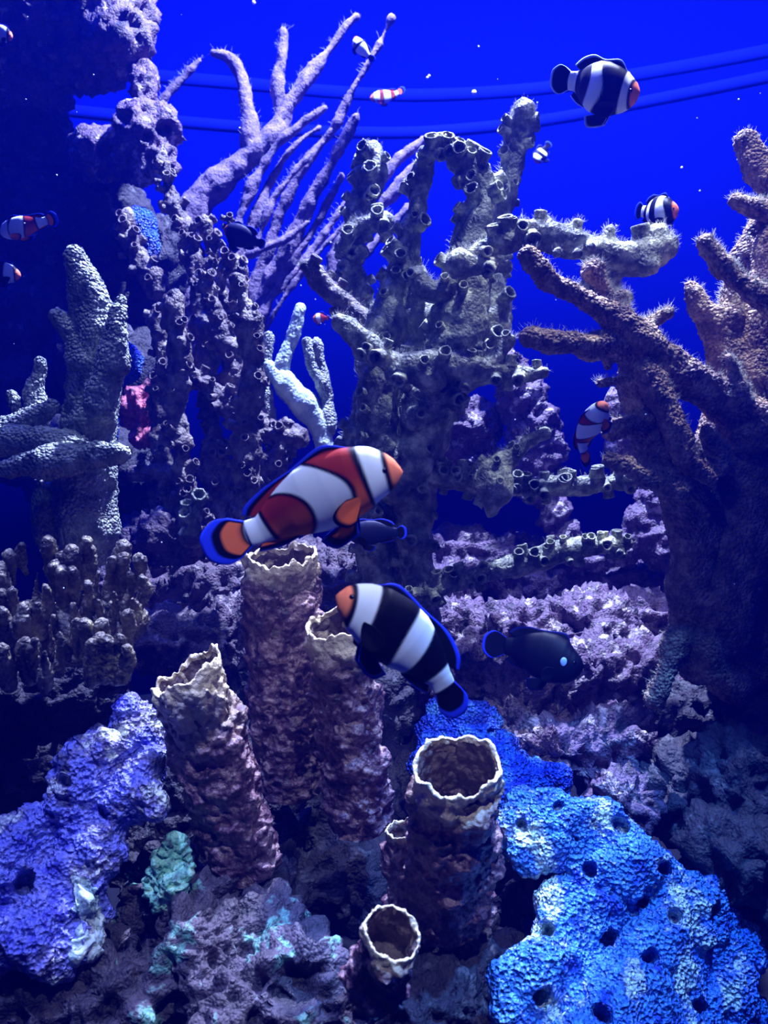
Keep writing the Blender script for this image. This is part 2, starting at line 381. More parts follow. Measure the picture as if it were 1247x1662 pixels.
rock('sponge_patch', 'deep blue encrusting sponge patch beside the pink rock and the finger coral stem', 'sponge', M['blue_sponge_deep'], [(205, 590, .93, 26, 36, 20), (185, 640, .93, 14, 50, 14), (182, 690, .93, 10, 30, 12)], .003, d_pore)
rock('coralline_rock', 'small red and pink coralline rock behind the blue-grey finger coral', 'rock', M['rock_pink'],
     [(225, 665, .9, 36, 40), (240, 690, .89, 30, 36), (250, 640, .9, 20, 26), (225, 710, .88, 26, 18)], .0028, amp=.8, pits=[(232, 680, .865, 7, 12), (246, 663, .875, 6, 10)])

# purple pillars behind the central coral
rock('coralline_rock', 'leaning lilac speckled rock pillar behind the central coral, right side', 'rock', M['rock_purple'],
     [(800, 540, .92, 20, 40), (822, 590, .92, 34, 44), (845, 640, .92, 40, 44), (862, 690, .92, 42, 44), (872, 740, .92, 46, 44), (885, 780, .92, 50, 30)], .0035, amp=.8)
rock('coralline_rock', 'rounded mauve rock filling the gap under the middle arm of the central coral', 'rock', M['rock_purple'],
     [(715, 700, .94, 50, 50), (765, 690, .94, 50, 46), (750, 740, .94, 60, 30), (700, 590, .95, 30, 50), (735, 540, .95, 26, 36)], .004, amp=.8)
rock('coralline_rock', 'narrow pale rock strut slanting down between the two blue gaps', 'rock', M['rock_purple'],
     [(880, 800, .9, 26, 30), (900, 835, .9, 26, 30), (915, 870, .9, 28, 30), (935, 895, .9, 34, 20)], .003, amp=.6)
rock('coralline_rock', 'maroon and cream rock curving up behind the tan coral, right of the blue gap', 'rock', M['rock_purple'],
     [(1070, 810, .88, 36, 40), (1045, 850, .88, 34, 36), (1010, 890, .88, 36, 26), (1075, 880, .87, 40, 46), (960, 905, .89, 40, 18), (1100, 840, .86, 26, 50)], .003, amp=.7)
rock('coralline_rock', 'pale lilac rounded rock behind the orange clownfish that swims upright', 'rock', M['rock_purple'],
     [(1000, 665, .8, 26, 40), (1010, 720, .8, 30, 40), (1030, 690, .8, 30, 60), (1010, 760, .8, 22, 30)], .003, amp=.5)
rock('reef_rock', 'wide dark purple rock bank behind the lower coral arms', 'rock', M['rock_purple'],
     [(740, 900, .95, 80, 50), (820, 915, .95, 80, 50), (700, 960, .93, 80, 60), (900, 950, .95, 110, 50), (1010, 960, .93, 90, 50), (620, 930, .95, 70, 60)], .0045)
rock('reef_rock', 'low brown rock shelf behind the left tube sponge and knobby coral', 'rock', M['rock'],
     [(300, 880, .86, 100, 60), (230, 960, .84, 90, 50), (340, 960, .84, 80, 60), (290, 1040, .78, 110, 50), (400, 900, .88, 80, 70), (380, 1040, .8, 60, 70), (500, 960, .88, 60, 90), (560, 1000, .85, 60, 120)], .004, amp=1.2)
rock('reef_rock', 'lilac and brown craggy rock slope below the dark damselfish', 'rock', M['rock_purple'],
     [(740, 1020, .82, 80, 50), (840, 1030, .8, 90, 60), (950, 1020, .8, 100, 60), (1040, 1010, .8, 70, 50), (760, 1100, .76, 80, 60), (860, 1130, .72, 90, 70), (960, 1110, .74, 90, 70),
      (1040, 1100, .74, 60, 60), (900, 1220, .66, 90, 60), (980, 1220, .67, 80, 70), (830, 1190, .68, 60, 60), (1010, 1300, .62, 70, 60), (670, 1080, .84, 60, 80)], .0035, amp=1.35)
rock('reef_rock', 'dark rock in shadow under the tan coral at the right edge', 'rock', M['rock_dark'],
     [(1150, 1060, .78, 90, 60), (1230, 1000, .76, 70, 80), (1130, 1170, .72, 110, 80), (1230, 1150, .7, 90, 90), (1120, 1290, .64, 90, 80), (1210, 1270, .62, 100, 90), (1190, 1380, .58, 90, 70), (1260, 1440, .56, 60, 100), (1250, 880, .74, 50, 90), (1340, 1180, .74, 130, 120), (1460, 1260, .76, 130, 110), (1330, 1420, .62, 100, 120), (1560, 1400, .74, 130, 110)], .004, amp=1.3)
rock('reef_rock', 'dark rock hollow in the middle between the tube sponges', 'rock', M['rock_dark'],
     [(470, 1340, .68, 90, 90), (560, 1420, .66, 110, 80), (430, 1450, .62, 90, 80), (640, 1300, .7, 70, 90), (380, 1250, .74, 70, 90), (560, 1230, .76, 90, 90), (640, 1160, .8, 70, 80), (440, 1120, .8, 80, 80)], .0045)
rock('reef_rock', 'craggy brown rock with green algae along the bottom left, hollowed by a round opening', 'rock', M['rock_green'],
     [(70, 1630, .5, 110, 80), (200, 1620, .49, 100, 90), (320, 1560, .5, 90, 100), (260, 1440, .55, 70, 70), (340, 1480, .54, 60, 70), (380, 1640, .47, 90, 70), (480, 1600, .48, 90, 90), (420, 1520, .52, 80, 60), (540, 1640, .47, 60, 60), (140, 1560, .52, 80, 60)],
     .0026, amp=1.0, pits=[(225, 1495, .47, 58, 75), (478, 1590, .42, 50, 70), (215, 1405, .49, 34, 50), (120, 1600, .43, 26, 30), (180, 1640, .42, 26, 30)])
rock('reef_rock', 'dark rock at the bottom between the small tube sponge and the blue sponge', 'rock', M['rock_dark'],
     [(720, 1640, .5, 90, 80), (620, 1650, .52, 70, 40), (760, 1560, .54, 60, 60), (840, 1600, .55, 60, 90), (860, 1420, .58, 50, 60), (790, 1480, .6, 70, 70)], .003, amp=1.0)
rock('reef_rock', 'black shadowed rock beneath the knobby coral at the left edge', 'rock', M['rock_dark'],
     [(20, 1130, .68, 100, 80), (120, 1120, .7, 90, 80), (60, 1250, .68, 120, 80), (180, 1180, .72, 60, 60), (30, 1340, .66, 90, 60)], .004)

# ------------------------------------------------------------------ encrusting sponges
OSC = [(832, 1276, 10), (905, 1307, 8), (848, 1340, 9), (1012, 1336, 12), (957, 1413, 11), (1078, 1409, 11), (1042, 1462, 10), (888, 1508, 12), (985, 1524, 12), (1058, 1552, 13), (1094, 1492, 9),
       (1158, 1476, 9), (878, 1618, 12), (1138, 1634, 12), (975, 1650, 13), (937, 1362, 4), (1020, 1380, 3), (822, 1382, 4), (1010, 1500, 3)]
def inside(x, y, poly):
    r = False; n = len(poly)
    for i in range(n):
        x1, y1 = poly[i]; x2, y2 = poly[(i + 1) % n]
        if (y1 > y) != (y2 > y) and x < (x2 - x1) * (y - y1) / (y2 - y1) + x1: r = not r
    return r
def mound(poly, dfun, r, step, seed=1):
    """overlapping lumps filling an outline: a thick crust with a rolling surface"""
    xs = [p[0] for p in poly]; ys = [p[1] for p in poly]; rr = random.Random(seed); out = []
    y = min(ys)
    while y < max(ys):
        x = min(xs)
        while x < max(xs):
            a, b = x + rr.uniform(-.3, .3) * step, y + rr.uniform(-.3, .3) * step
            if inside(a, b, poly): out.append((a, b, dfun(a, b) , r * rr.uniform(.85, 1.15)))
            x += step
        y += step
    return out
def relief(x, y): return .010 * math.sin(x / 61 + 1) * math.cos(y / 53) + .006 * math.sin(x / 27 + y / 33)
BP = [(830, 1300), (880, 1310), (960, 1312), (1000, 1340), (1040, 1385), (1100, 1430), (1160, 1450), (1200, 1510), (1210, 1550), (1180, 1560), (1220, 1650), (1230, 1720), (830, 1720), (830, 1600), (850, 1540),
      (905, 1480), (925, 1440), (900, 1370), (860, 1385), (830, 1370)]
bsd = lambda x, y: .575 - (y - 1270) * .00024 + (x - 1000) * .00008 + max(0, x - 1060) * .0003 + relief(x, y)
rock('encrusting_sponge', 'large bright blue encrusting sponge with dark round pores, bottom right', 'sponge', M['blue_sponge'], mound(BP, bsd, 36, 24), .0012, d_pore, 1.3,
     [(x, y, bsd(x, y) - .013, r * 1.15, r * 4) for x, y, r in OSC], sm=9)
SP_ = [(700, 1160), (740, 1140), (780, 1150), (800, 1190), (850, 1240), (900, 1265), (900, 1285), (820, 1290), (700, 1290), (680, 1230)]
rock('encrusting_sponge', 'deep blue sponge strip running up behind the widest tube sponge', 'sponge', M['blue_sponge_deep'], mound(SP_, lambda x, y: .68 - (y - 1150) * .0005 + relief(x, y) * .5, 24, 18, 4), .0018, d_pore, 1.3, sm=6,
     pits=[(800, 1195, .60, 9, 30)])
LP = [(-30, 1360), (60, 1350), (105, 1300), (140, 1240), (205, 1205), (215, 1160), (240, 1165), (250, 1210), (255, 1270), (250, 1300), (190, 1330), (165, 1400), (150, 1470), (130, 1530), (50, 1550), (-30, 1580)]
lsd = lambda x, y: .55 - (y - 1160) * .00016 + relief(x, y) * .8
rock('encrusting_sponge', 'lilac-blue honeycomb encrusting sponge on the left, paler white streak below it', 'sponge', M['lilac_sponge'], mound(LP, lsd, 32, 22, 3), .0012, d_pore, 2.0,
     [(42, 1432, .5, 17, 50), (112, 1270, .52, 9, 30), (170, 1320, .51, 8, 30)], sm=7)
rock('sponge_patch', 'ragged near-white crust streak running down the right side of the lilac sponge', 'sponge', M['pale'], mound([(118, 1425), (150, 1430), (165, 1470), (155, 1520), (138, 1545), (125, 1500), (112, 1460)], lambda x, y: lsd(x, y) - .0085, 10, 8, 8), .0014, d_pore, 2.4, sm=1)
rock('algae_patch', 'small mint green crust on the rock between the lilac sponge and left tube sponge', 'algae', M['mint'], mound([(262, 1385), (285, 1370), (305, 1395), (300, 1440), (275, 1470), (240, 1440)], lambda x, y: .522 + relief(x, y) * .4, 10, 9, 6), .0012, d_pore, 2.6, sm=1)
rock('reef_rock', 'shadowed rock wedge behind the foot of the leaning left tube sponge', 'rock', M['rock_dark'], [(280, 1425, .550, 46, 56), (220, 1470, .555, 40, 50), (300, 1290, .62, 60, 70), (250, 1360, .60, 60, 60), (330, 1370, .62, 70, 60), (220, 1400, .58, 50, 40), (290, 1430, .56, 50, 40)], .0035)

# ------------------------------------------------------------------ branching corals
def world_pts(pts, d0, d1):
    n = len(pts); out = []; rad = []
    for i, p in enumerate(pts):
        d = p[3] if len(p) > 3 else d0 + (d1 - d0) * i / max(1, n - 1)
        out.append(P(p[0], p[1], d)); rad.append(S(p[2], d))
    return np.array(out), np.array(rad)
def add_cups(out, w, r, count, size, rnd, length=1.0):
    c = catmull(np.hstack([w, r[:, None]]), 80); T = np.gradient(c[:, :3], axis=0)
    for _ in range(count):
        i = rnd.randrange(3, 79); t, U, N = frame(T[i])
        for _try in range(6):
            a = rnd.uniform(0, 2 * math.pi); dr = math.cos(a) * U + math.sin(a) * N
            if dr.dot(FWD) < .35: break
        dr = dr + .35 * np.array([0, 0, 1]) ; dr /= np.linalg.norm(dr)
        s = size * rnd.uniform(.7, 1.25)
        cup(out[0], out[1], c[i, :3] + dr * c[i, 3] * .72, dr, s, (s * 1.1 + c[i, 3] * .35) * length)
def fuzz_on(root, samples, count, length, rnd, name='algae_fuzz'):
    """fine algae hairs standing on the lit upper sides of a coral"""
    V = []; Fa = []
    if len(samples) == 0: return
    for _ in range(count):
        p, n = samples[rnd.randrange(len(samples))]
        d = n + np.array([rnd.gauss(0, .5), rnd.gauss(0, .5), rnd.gauss(.35, .5)]); d /= np.linalg.norm(d)
        L = length * rnd.uniform(.3, 1.1); w = .00009; s = np.cross(d, [rnd.random(), rnd.random(), rnd.random()]); s /= np.linalg.norm(s) + 1e-9; t = np.cross(d, s)
        bend = np.array([rnd.gauss(0, .3), rnd.gauss(0, .3), rnd.gauss(0, .3)]) * L
        b = len(V)
        for k, ww in ((0, 1), (.5, .8), (1, .3)):
            c = p + d * L * k + bend * k * k
            for q in range(3):
                a = q * 2.094; V.append(c + (math.cos(a) * s + math.sin(a) * t) * w * ww)
        for j in (0, 3):
            for q in range(3): Fa.append((b + j + q, b + j + (q + 1) % 3, b + j + 3 + (q + 1) % 3, b + j + 3 + q))
        Fa.append((b + 6, b + 7, b + 8))
    o = link(name, mesh_from(V, Fa, name, M['fuzz']), root); o['kind'] = 'stuff'; return o

def coral(name, label, cat, base, branches, d0=.7, d1=None, mat=None, voxel=.0022, disp=d_grain, amp=1.0, cups=0, cup_r=9, seed=1, part='branch', group=None, wob=.3, rs=1.0, cup_scale=1.0, fuzz=0, fuzz_len=.007, cup_len=1.0, tip_fuzz=None):
    rnd = random.Random(seed); root = empty(name, P(*base), label, cat, group); samp = []
    for bi, br in enumerate(branches):
        opts = br[0] if isinstance(br[0], dict) else {}; pts = br[1:] if isinstance(br[0], dict) else br
        a = opts.get('d0', d0); b = opts.get('d1', opts.get('d0', d1 if d1 is not None else d0))
        w, r = world_pts(pts, a, b)
        # natural wobble of the thickness and the line
        w2 = catmull(np.hstack([w, r[:, None]]), max(4, 3 * len(w))); L = np.linalg.norm(np.diff(w2[:, :3], axis=0), axis=1).sum()
        w2[:, 3] *= rs
        w2[:, 3] *= 1 + wob * vnoise(w2[:, :3] * 60 + seed)
        V = []; Fc = []; tube(V, Fc, w2[:, :3], w2[:, 3], 14, n=max(10, int(L / .004)))
        for k in opts.get('knobs', []): 
            dd = k[3] if len(k) > 3 else a; ball(V, Fc, P(k[0], k[1], dd), S(k[2], dd), 12, 8)
        ex = None; nc = opts.get('cups', cups)
        if nc:
            ex = ([], []); add_cups(ex, w2[:, :3], w2[:, 3], max(1, int(round(nc * cup_scale * L / .1))), S(opts.get('cup_r', cup_r), a) * (1.12 if cup_scale > 1 else 1), rnd, cup_len)
        me, co, n = organic(V, Fc, voxel, disp, amp, opts.get('mat', mat), opts.get('part', part), 2, extra=ex)
        link(opts.get('part', part), me, root)
        if fuzz:
            m = (n[:, 2] > .1) if not opts.get('tipfuzz') else (n[:, 2] > -.5)
            idx = np.nonzero(m)[0]
            if len(idx):
                for i in RNG.choice(idx, min(len(idx), int(400 * opts.get('fz', 1)) or 1)): samp.append((co[i], n[i]))
    if fuzz: fuzz_on(root, samp, fuzz, fuzz_len, rnd)
    return root

# sea whip, far behind
coral('sea_whip', 'tall pale purple sea whip with long curving fingers, upper left against open water', 'coral', (330, 560, 1.08), [
    [(470, 165, 16), (440, 225, 22), (400, 260, 26), (350, 300, 28), (310, 350, 30), (300, 420, 34), (320, 520, 36), (330, 570, 36)],
    [(580, 27, 8), (560, 45, 9), (532, 85, 10), (505, 120, 13), (470, 168, 16)],
    [(345, 87, 9), (370, 94, 12), (392, 125, 13), (403, 185, 16), (410, 250, 22)],
    [(460, 52, 11), (456, 100, 12), (453, 150, 13), (455, 195, 16)],
    [(324, 97, 7), (298, 124, 9), (270, 156, 9), (250, 190, 10)],
    [{'d0': 1.05, 'd1': 1.1}, (636, 30, 7), (606, 90, 6), (570, 150, 7), (545, 205, 9), (500, 262, 11), (460, 335, 12), (430, 420, 14), (400, 520, 16)],
    [{'d0': 1.03, 'd1': 1.08}, (577, 190, 9), (560, 225, 10), (530, 280, 13), (500, 335, 16), (480, 385, 18), (450, 435, 20), (420, 510, 20), (390, 570, 22)],
    [{'d0': 1.06}, (554, 285, 6), (535, 325, 9), (510, 370, 10), (470, 430, 9), (435, 490, 10), (400, 560, 12)],
    [{'d0': 1.07}, (528, 175, 6), (495, 197, 7), (450, 235, 9), (410, 300, 11), (388, 360, 11), (372, 460, 14)],
    [{'d0': 1.09}, (518, 207, 6), (480, 235, 8), (447, 280, 9), (425, 330, 10), (400, 400, 11), (380, 500, 13)],
    [{'d0': 1.04}, (505, 250, 6), (470, 290, 8), (440, 330, 9), (415, 400, 10)],
    [{'d0': 1.04}, (403, 415, 8), (430, 402, 9), (465, 388, 8), (500, 360, 6)],
    [{'d0': 1.1}, (560, 330, 6), (520, 390, 7), (480, 440, 7), (430, 500, 8)],
    [{'d0': 1.1}, (560, 365, 6), (500, 430, 6), (450, 500, 6), (420, 560, 8)],
], 1.08, None, M['whip'], .0026, d_grain, 1.1, seed=3, wob=.2, rs=.8, fuzz=1500, fuzz_len=.006)
coral('sea_whip', 'short faint purple sea whip between the two uprights of the central coral', 'coral', (540, 480, 1.15), [
    [(690, 224, 7), (655, 252, 9), (620, 290, 10), (580, 350, 10), (545, 420, 12), (540, 480, 14)],
    [(706, 236, 6), (675, 268, 8), (640, 310, 9), (590, 370, 10), (555, 430, 10)],
    [(660, 340, 8), (620, 380, 9), (580, 430, 10)]], 1.15, None, M['whip'], .0032, d_grain, 1.2, seed=4)

# pale finger coral between
coral('finger_coral', 'pale whitish-blue finger coral glowing behind the orange clownfish', 'coral', (500, 740, .9), [
    [(426, 585, 11), (455, 615, 17), (490, 652, 20), (522, 695, 18), (530, 740, 18)],
    [(485, 502, 10), (477, 540, 12), (462, 580, 13), (450, 612, 12)],
    [{'mat': M['finger']}, (497, 555, 7), (512, 600, 12), (530, 640, 14), (533, 700, 14)],
    [{'mat': M['finger']}, (514, 555, 7), (523, 590, 10), (530, 640, 11)],
    [{'mat': M['finger']}, (436, 545, 8), (434, 580, 9), (428, 640, 14), (440, 700, 16)],
    [{'mat': M['finger']}, (378, 570, 20), (382, 610, 20), (400, 680, 22)],
], .9, None, M['pale'], .0022, d_grain, 1.0, seed=5)

# mid left thicket
coral('cup_coral', 'thicket of dark upright stems studded with small pale cups, left of centre', 'coral', (350, 900, .84), [
    [{'d0': .78}, (278, 482, 15), (290, 540, 17), (290, 620, 16), (290, 700, 18), (302, 780, 20), (315, 860, 24)],
    [{'d0': .76}, (388, 458, 13), (402, 520, 17), (412, 575, 19), (405, 640, 19), (398, 720, 22), (402, 800, 24), (405, 870, 26)],
    [{'d0': .92, 'd1': .84}, (264, 255, 10), (275, 310, 14), (298, 365, 16), (320, 430, 16), (325, 490, 14), (330, 560, 17), (342, 640, 18), (348, 720, 20), (355, 800, 26), (360, 880, 30)],
    [{'d0': .9}, (205, 352, 11), (212, 400, 14), (238, 440, 15), (270, 490, 14)],
    [{'d0': .86}, (332, 440, 10), (348, 500, 13), (366, 560, 16), (390, 640, 18), (425, 695, 18), (465, 720, 20)],
    [{'d0': .84}, (288, 590, 16), (330, 622, 20), (380, 665, 20), (430, 700, 20), (480, 712, 18)],
    [{'d0': .88}, (378, 412, 12), (386, 450, 12), (380, 510, 14), (360, 560, 15)],
    [{'d0': .84}, (460, 690, 16), (455, 730, 20), (440, 780, 22), (430, 860, 26)],
    [{'d0': .86}, (250, 500, 12), (262, 580, 14), (258, 660, 14), (265, 760, 18), (270, 840, 24)],
    [{'d0': .85}, (220, 770, 12), (260, 765, 16), (300, 775, 16)],
    [{'d0': .88}, (372, 355, 8), (374, 395, 9), (352, 470, 10)],
    [{'d0': .9}, (330, 355, 12), (350, 420, 10), (365, 500, 10)],
], .84, None, M['cup_coral_dark'], .0022, d_lump, 1.3, cups=13, cup_r=6.5, seed=6)
coral('cup_coral', 'little cluster of open cream cups left of the orange clownfish tail', 'coral', (312, 850, .74), [
    [{'cups': 0}, (322, 800, 9), (318, 830, 12), (312, 860, 14)]], .74, None, M['cup_coral'], .002, d_lump, .8, seed=8)
def big_cup(root, px, py, d, r, dirn, L=1.3):
    V = []; Fa = []; dv = dirn[0] * RIGHT + dirn[1] * UP - dirn[2] * FWD; c = P(px, py, d); cup(V, Fa, c - dv / np.linalg.norm(dv) * S(r, d) * L, dv, S(r, d), S(r, d) * L, 20)
    return link('cup', mesh_from(V, Fa, 'cup', M['cup_coral']), root)
cc = [o for o in COL.objects if o.get('label', '').startswith('little cluster')][0]
big_cup(cc, 300, 831, .73, 12, (-.3, .5, .8)); big_cup(cc, 323, 802, .73, 12, (.1, .4, .9)); big_cup(cc, 303, 815, .735, 11, (0, .8, .5)); big_cup(cc, 297, 862, .75, 10, (-.5, .6, .6))

# the big central colony
coral('cup_coral', 'large grey-green branching coral with open cups in the centre of the tank', 'coral', (680, 1000, .78), [
    [{'d0': .74, 'd1': .78, 'cup_r': 8.0}, (847, 184, 21), (836, 240, 21), (818, 320, 21), (800, 390, 22), (790, 460, 28), (785, 540, 28)],
    [{'d0': .70, 'cups': 8}, (692, 248, 15), (684, 300, 19), (670, 370, 20), (652, 430, 22), (636, 490, 26), (622, 560, 34), (615, 640, 38), (620, 720, 34), (640, 790, 32)],
    [{'d0': .69, 'd1': .7, 'cups': 12, 'cup_r': 9.6}, (690, 250, 13), (722, 242, 11), (752, 266, 20), (783, 298, 26), (780, 340, 30), (765, 395, 32), (755, 460, 42), (745, 530, 46), (720, 600, 48), (690, 680, 44), (670, 760, 36)],
    [{'d0': .74, 'cups': 8}, (668, 440, 22), (680, 490, 34), (690, 550, 42), (660, 610, 46), (650, 680, 44)],
    [{'d0': .74, 'cups': 8}, (790, 450, 24), (800, 520, 30), (780, 580, 32), (740, 620, 34)],
    [{'d0': .68, 'cups': 3}, (672, 445, 14), (690, 470, 18), (720, 470, 18), (750, 440, 20)],
    [{'d0': .8, 'cups': 15}, (604, 240, 17), (606, 290, 22), (585, 335, 20), (572, 390, 22), (575, 450, 22), (590, 520, 24), (600, 600, 26)],
    [{'d0': .78, 'cups': 13}, (625, 360, 14), (600, 365, 16), (575, 372, 14), (560, 400, 14)],
    [{'d0': .72, 'cups': 6, 'mat': M['cup_coral_dark']}, (497, 437, 17), (530, 468, 18), (565, 500, 18), (605, 540, 20)],
    [{'d0': .66, 'cups': 6, 'cup_r': 9.6}, (552, 522, 17), (590, 558, 19), (640, 590, 22), (700, 612, 28)],
    [{'d0': .66, 'cups': 8, 'cup_r': 8.8}, (650, 600, 28), (720, 592, 26), (780, 602, 20), (835, 606, 15), (880, 606, 11)],
    [{'d0': .66, 'cups': 3}, (828, 552, 12), (810, 575, 14), (790, 600, 16)],
    [{'d0': .65, 'cups': 7, 'cup_r': 10.4, 'fz': 3, 'knobs': [(845, 366, 11), (882, 360, 14), (938, 364, 13), (988, 376, 13), (1062, 384, 22), (905, 410, 11, .635), (937, 412, 11, .635), (960, 400, 9, .635), (1055, 432, 18, .64), (830, 372, 9)]}, (770, 415, 18), (800, 400, 19), (845, 385, 23), (890, 385, 26), (935, 396, 27), (980, 408, 27), (1030, 418, 30), (1072, 404, 26)],
    [{'d0': .65, 'cups': 5, 'cup_r': 9.6}, (745, 430, 26), (790, 428, 20), (820, 436, 12)],
    [{'d0': .66, 'cups': 4, 'cup_r': 8.8, 'knobs': [(955, 470, 20, .66)]}, (975, 425, 18), (990, 460, 20), (1005, 500, 14)],
    [{'d0': .72, 'cups': 8}, (690, 680, 46), (680, 760, 36), (670, 850, 34), (676, 930, 30), (682, 1000, 34)],
    [{'d0': .72, 'cups': 7}, (600, 640, 26), (585, 720, 26), (580, 790, 26), (600, 860, 30), (610, 950, 30)],
    [{'d0': .68, 'cups': 6, 'mat': M['cup_coral']}, (775, 588, 8), (745, 630, 12), (710, 660, 16), (670, 680, 20)],
    [{'d0': .68, 'cups': 8}, (752, 668, 10), (720, 652, 13), (690, 655, 16)],
    [{'d0': .7, 'cups': 17, 'cup_r': 8.0}, (655, 768, 16), (720, 775, 18), (780, 782, 20), (850, 792, 18), (920, 790, 18), (1000, 780, 17), (1055, 772, 15)],
    [{'d0': .66, 'cups': 8, 'cup_r': 7.2}, (885, 704, 9), (862, 715, 10), (832, 740, 14), (808, 765, 24), (800, 800, 28), (795, 830, 12)],
    [{'d0': .68, 'cups': 17, 'cup_r': 7.2}, (650, 975, 15), (720, 952, 17), (780, 930, 18), (850, 914, 18), (905, 896, 17), (960, 886, 15), (1020, 884, 13)],
    [{'d0': .74, 'cups': 8}, (640, 700, 30), (640, 800, 30), (636, 900, 30), (640, 980, 34)],
], .72, None, M['cup_coral'], .002, d_lump, .75, cups=10, cup_r=9, cup_scale=1.1, wob=.22, seed=11, fuzz=14000, fuzz_len=.0042)

# tan finger coral, right
coral('finger_coral', 'large tan branching finger coral with fuzzy tips on the right', 'coral', (1130, 1130, .66), [
    [{'d0': .56, 'd1': .6, 'fz': 2}, (856, 414, 14), (890, 447, 17), (930, 477, 17), (975, 500, 19), (1012, 522, 24), (1050, 560, 27), (1110, 606, 30), (1170, 650, 34), (1225, 690, 44)],
    [{'d0': .55, 'd1': .6, 'fz': 2}, (860, 549, 14), (910, 560, 19), (965, 562, 19), (1010, 565, 24), (1050, 610, 34)],
    [(964, 436, 16), (980, 468, 10), (1000, 500, 14)],
    [(1010, 482, 15), (1012, 515, 18)],
    [(1083, 508, 9), (1055, 525, 13), (1022, 545, 14)],
    [(987, 596, 7), (988, 580, 11), (995, 560, 12)],
    [(978, 623, 10), (1010, 620, 13), (1050, 628, 15)],
    [{'d0': .6, 'd1': .64}, (1035, 580, 34), (1055, 680, 42), (1095, 760, 44), (1135, 850, 46), (1125, 950, 40), (1118, 1060, 34)],
    [{'d0': .64}, (1200, 700, 70), (1190, 820, 80), (1170, 940, 70), (1140, 1060, 50)],
    [{'d0': .58}, (1050, 600, 24), (1085, 680, 20), (1118, 740, 17), (1150, 776, 11)],
    [{'d0': .58}, (990, 749, 11), (1030, 763, 15), (1072, 785, 15), (1105, 800, 16)],
    [{'d0': .59}, (988, 702, 10), (1015, 692, 14), (1055, 680, 14)],
    [{'d0': .57, 'fz': 2}, (1146, 396, 12), (1175, 430, 16), (1210, 462, 17), (1260, 500, 20)],
    [{'d0': .62}, (1120, 464, 11), (1140, 500, 18), (1168, 535, 26), (1180, 590, 30), (1192, 660, 36)],
    [{'d0': .62}, (1192, 460, 13), (1185, 500, 20), (1175, 540, 26)],
    [{'d0': .64}, (1214, 230, 20), (1232, 275, 21), (1250, 320, 20), (1240, 365, 22), (1216, 430, 26), (1200, 500, 28), (1200, 560, 28)],
    [{'d0': .62}, (1190, 325, 9), (1215, 333, 13), (1245, 340, 14)],
    [{'d0': .62}, (1262, 400, 34), (1250, 480, 40), (1236, 560, 44), (1225, 640, 50)],
    [{'d0': .58}, (1184, 582, 8), (1195, 615, 13), (1200, 660, 16)],
    [{'d0': .59}, (1146, 700, 10), (1160, 730, 14), (1172, 760, 8)],
    [{'d0': .62}, (1104, 1040, 26), (1082, 1090, 15), (1062, 1135, 11)],
    [{'d0': .62}, (1140, 1040, 30), (1160, 1090, 20), (1200, 1110, 16)],
    [{'d0': .68}, (1250, 690, 60), (1250, 800, 76), (1240, 920, 80), (1210, 1040, 70), (1190, 1110, 40)],
    [{'d0': .64}, (1080, 700, 30), (1110, 790, 44), (1150, 900, 60), (1150, 1010, 60)],
    [{'d0': .62}, (1240, 880, 14), (1225, 900, 20), (1190, 930, 30)],
], .59, None, M['tan'], .0014, d_grain, 1.25, seed=13, wob=.14, fuzz=14000, fuzz_len=.004)

# blue-grey finger coral, left
coral('finger_coral', 'blue-grey finger coral with thick blunt fingers at the left edge', 'coral', (140, 880, .62), [
    [{'d0': .6, 'd1': .62}, (126, 416, 19), (140, 460, 29), (154, 520, 34), (156, 600, 36), (148, 680, 42), (142, 750, 48), (140, 820, 46), (140, 880, 44)],
    [{'d0': .58}, (196, 488, 14), (190, 540, 20), (178, 600, 25), (166, 665, 30)],
    [{'d0': .6}, (92, 512, 13), (115, 540, 18), (142, 592, 22)],
    [{'d0': .57}, (205, 736, 13), (160, 738, 22), (100, 748, 24), (40, 758, 18), (-10, 766, 12)],
    [{'d0': .6}, (85, 662, 13), (50, 682, 20), (0, 712, 26), (-30, 720, 26)],
    [{'d0': .59}, (-10, 720, 22), (50, 712, 24), (120, 728, 28)],
    [{'d0': .66}, (64, 588, 9), (60, 630, 17), (50, 690, 24)],
    [{'d0': .62}, (76, 790, 20), (74, 830, 24), (80, 880, 26)],
    [{'d0': .66}, (178, 780, 12), (172, 830, 14), (172, 890, 18)],
    [{'d0': .66}, (18, 640, 8), (30, 665, 12), (40, 700, 16)],
], .6, None, M['finger'], .0018, d_grain, 1.3, seed=15, wob=.10)

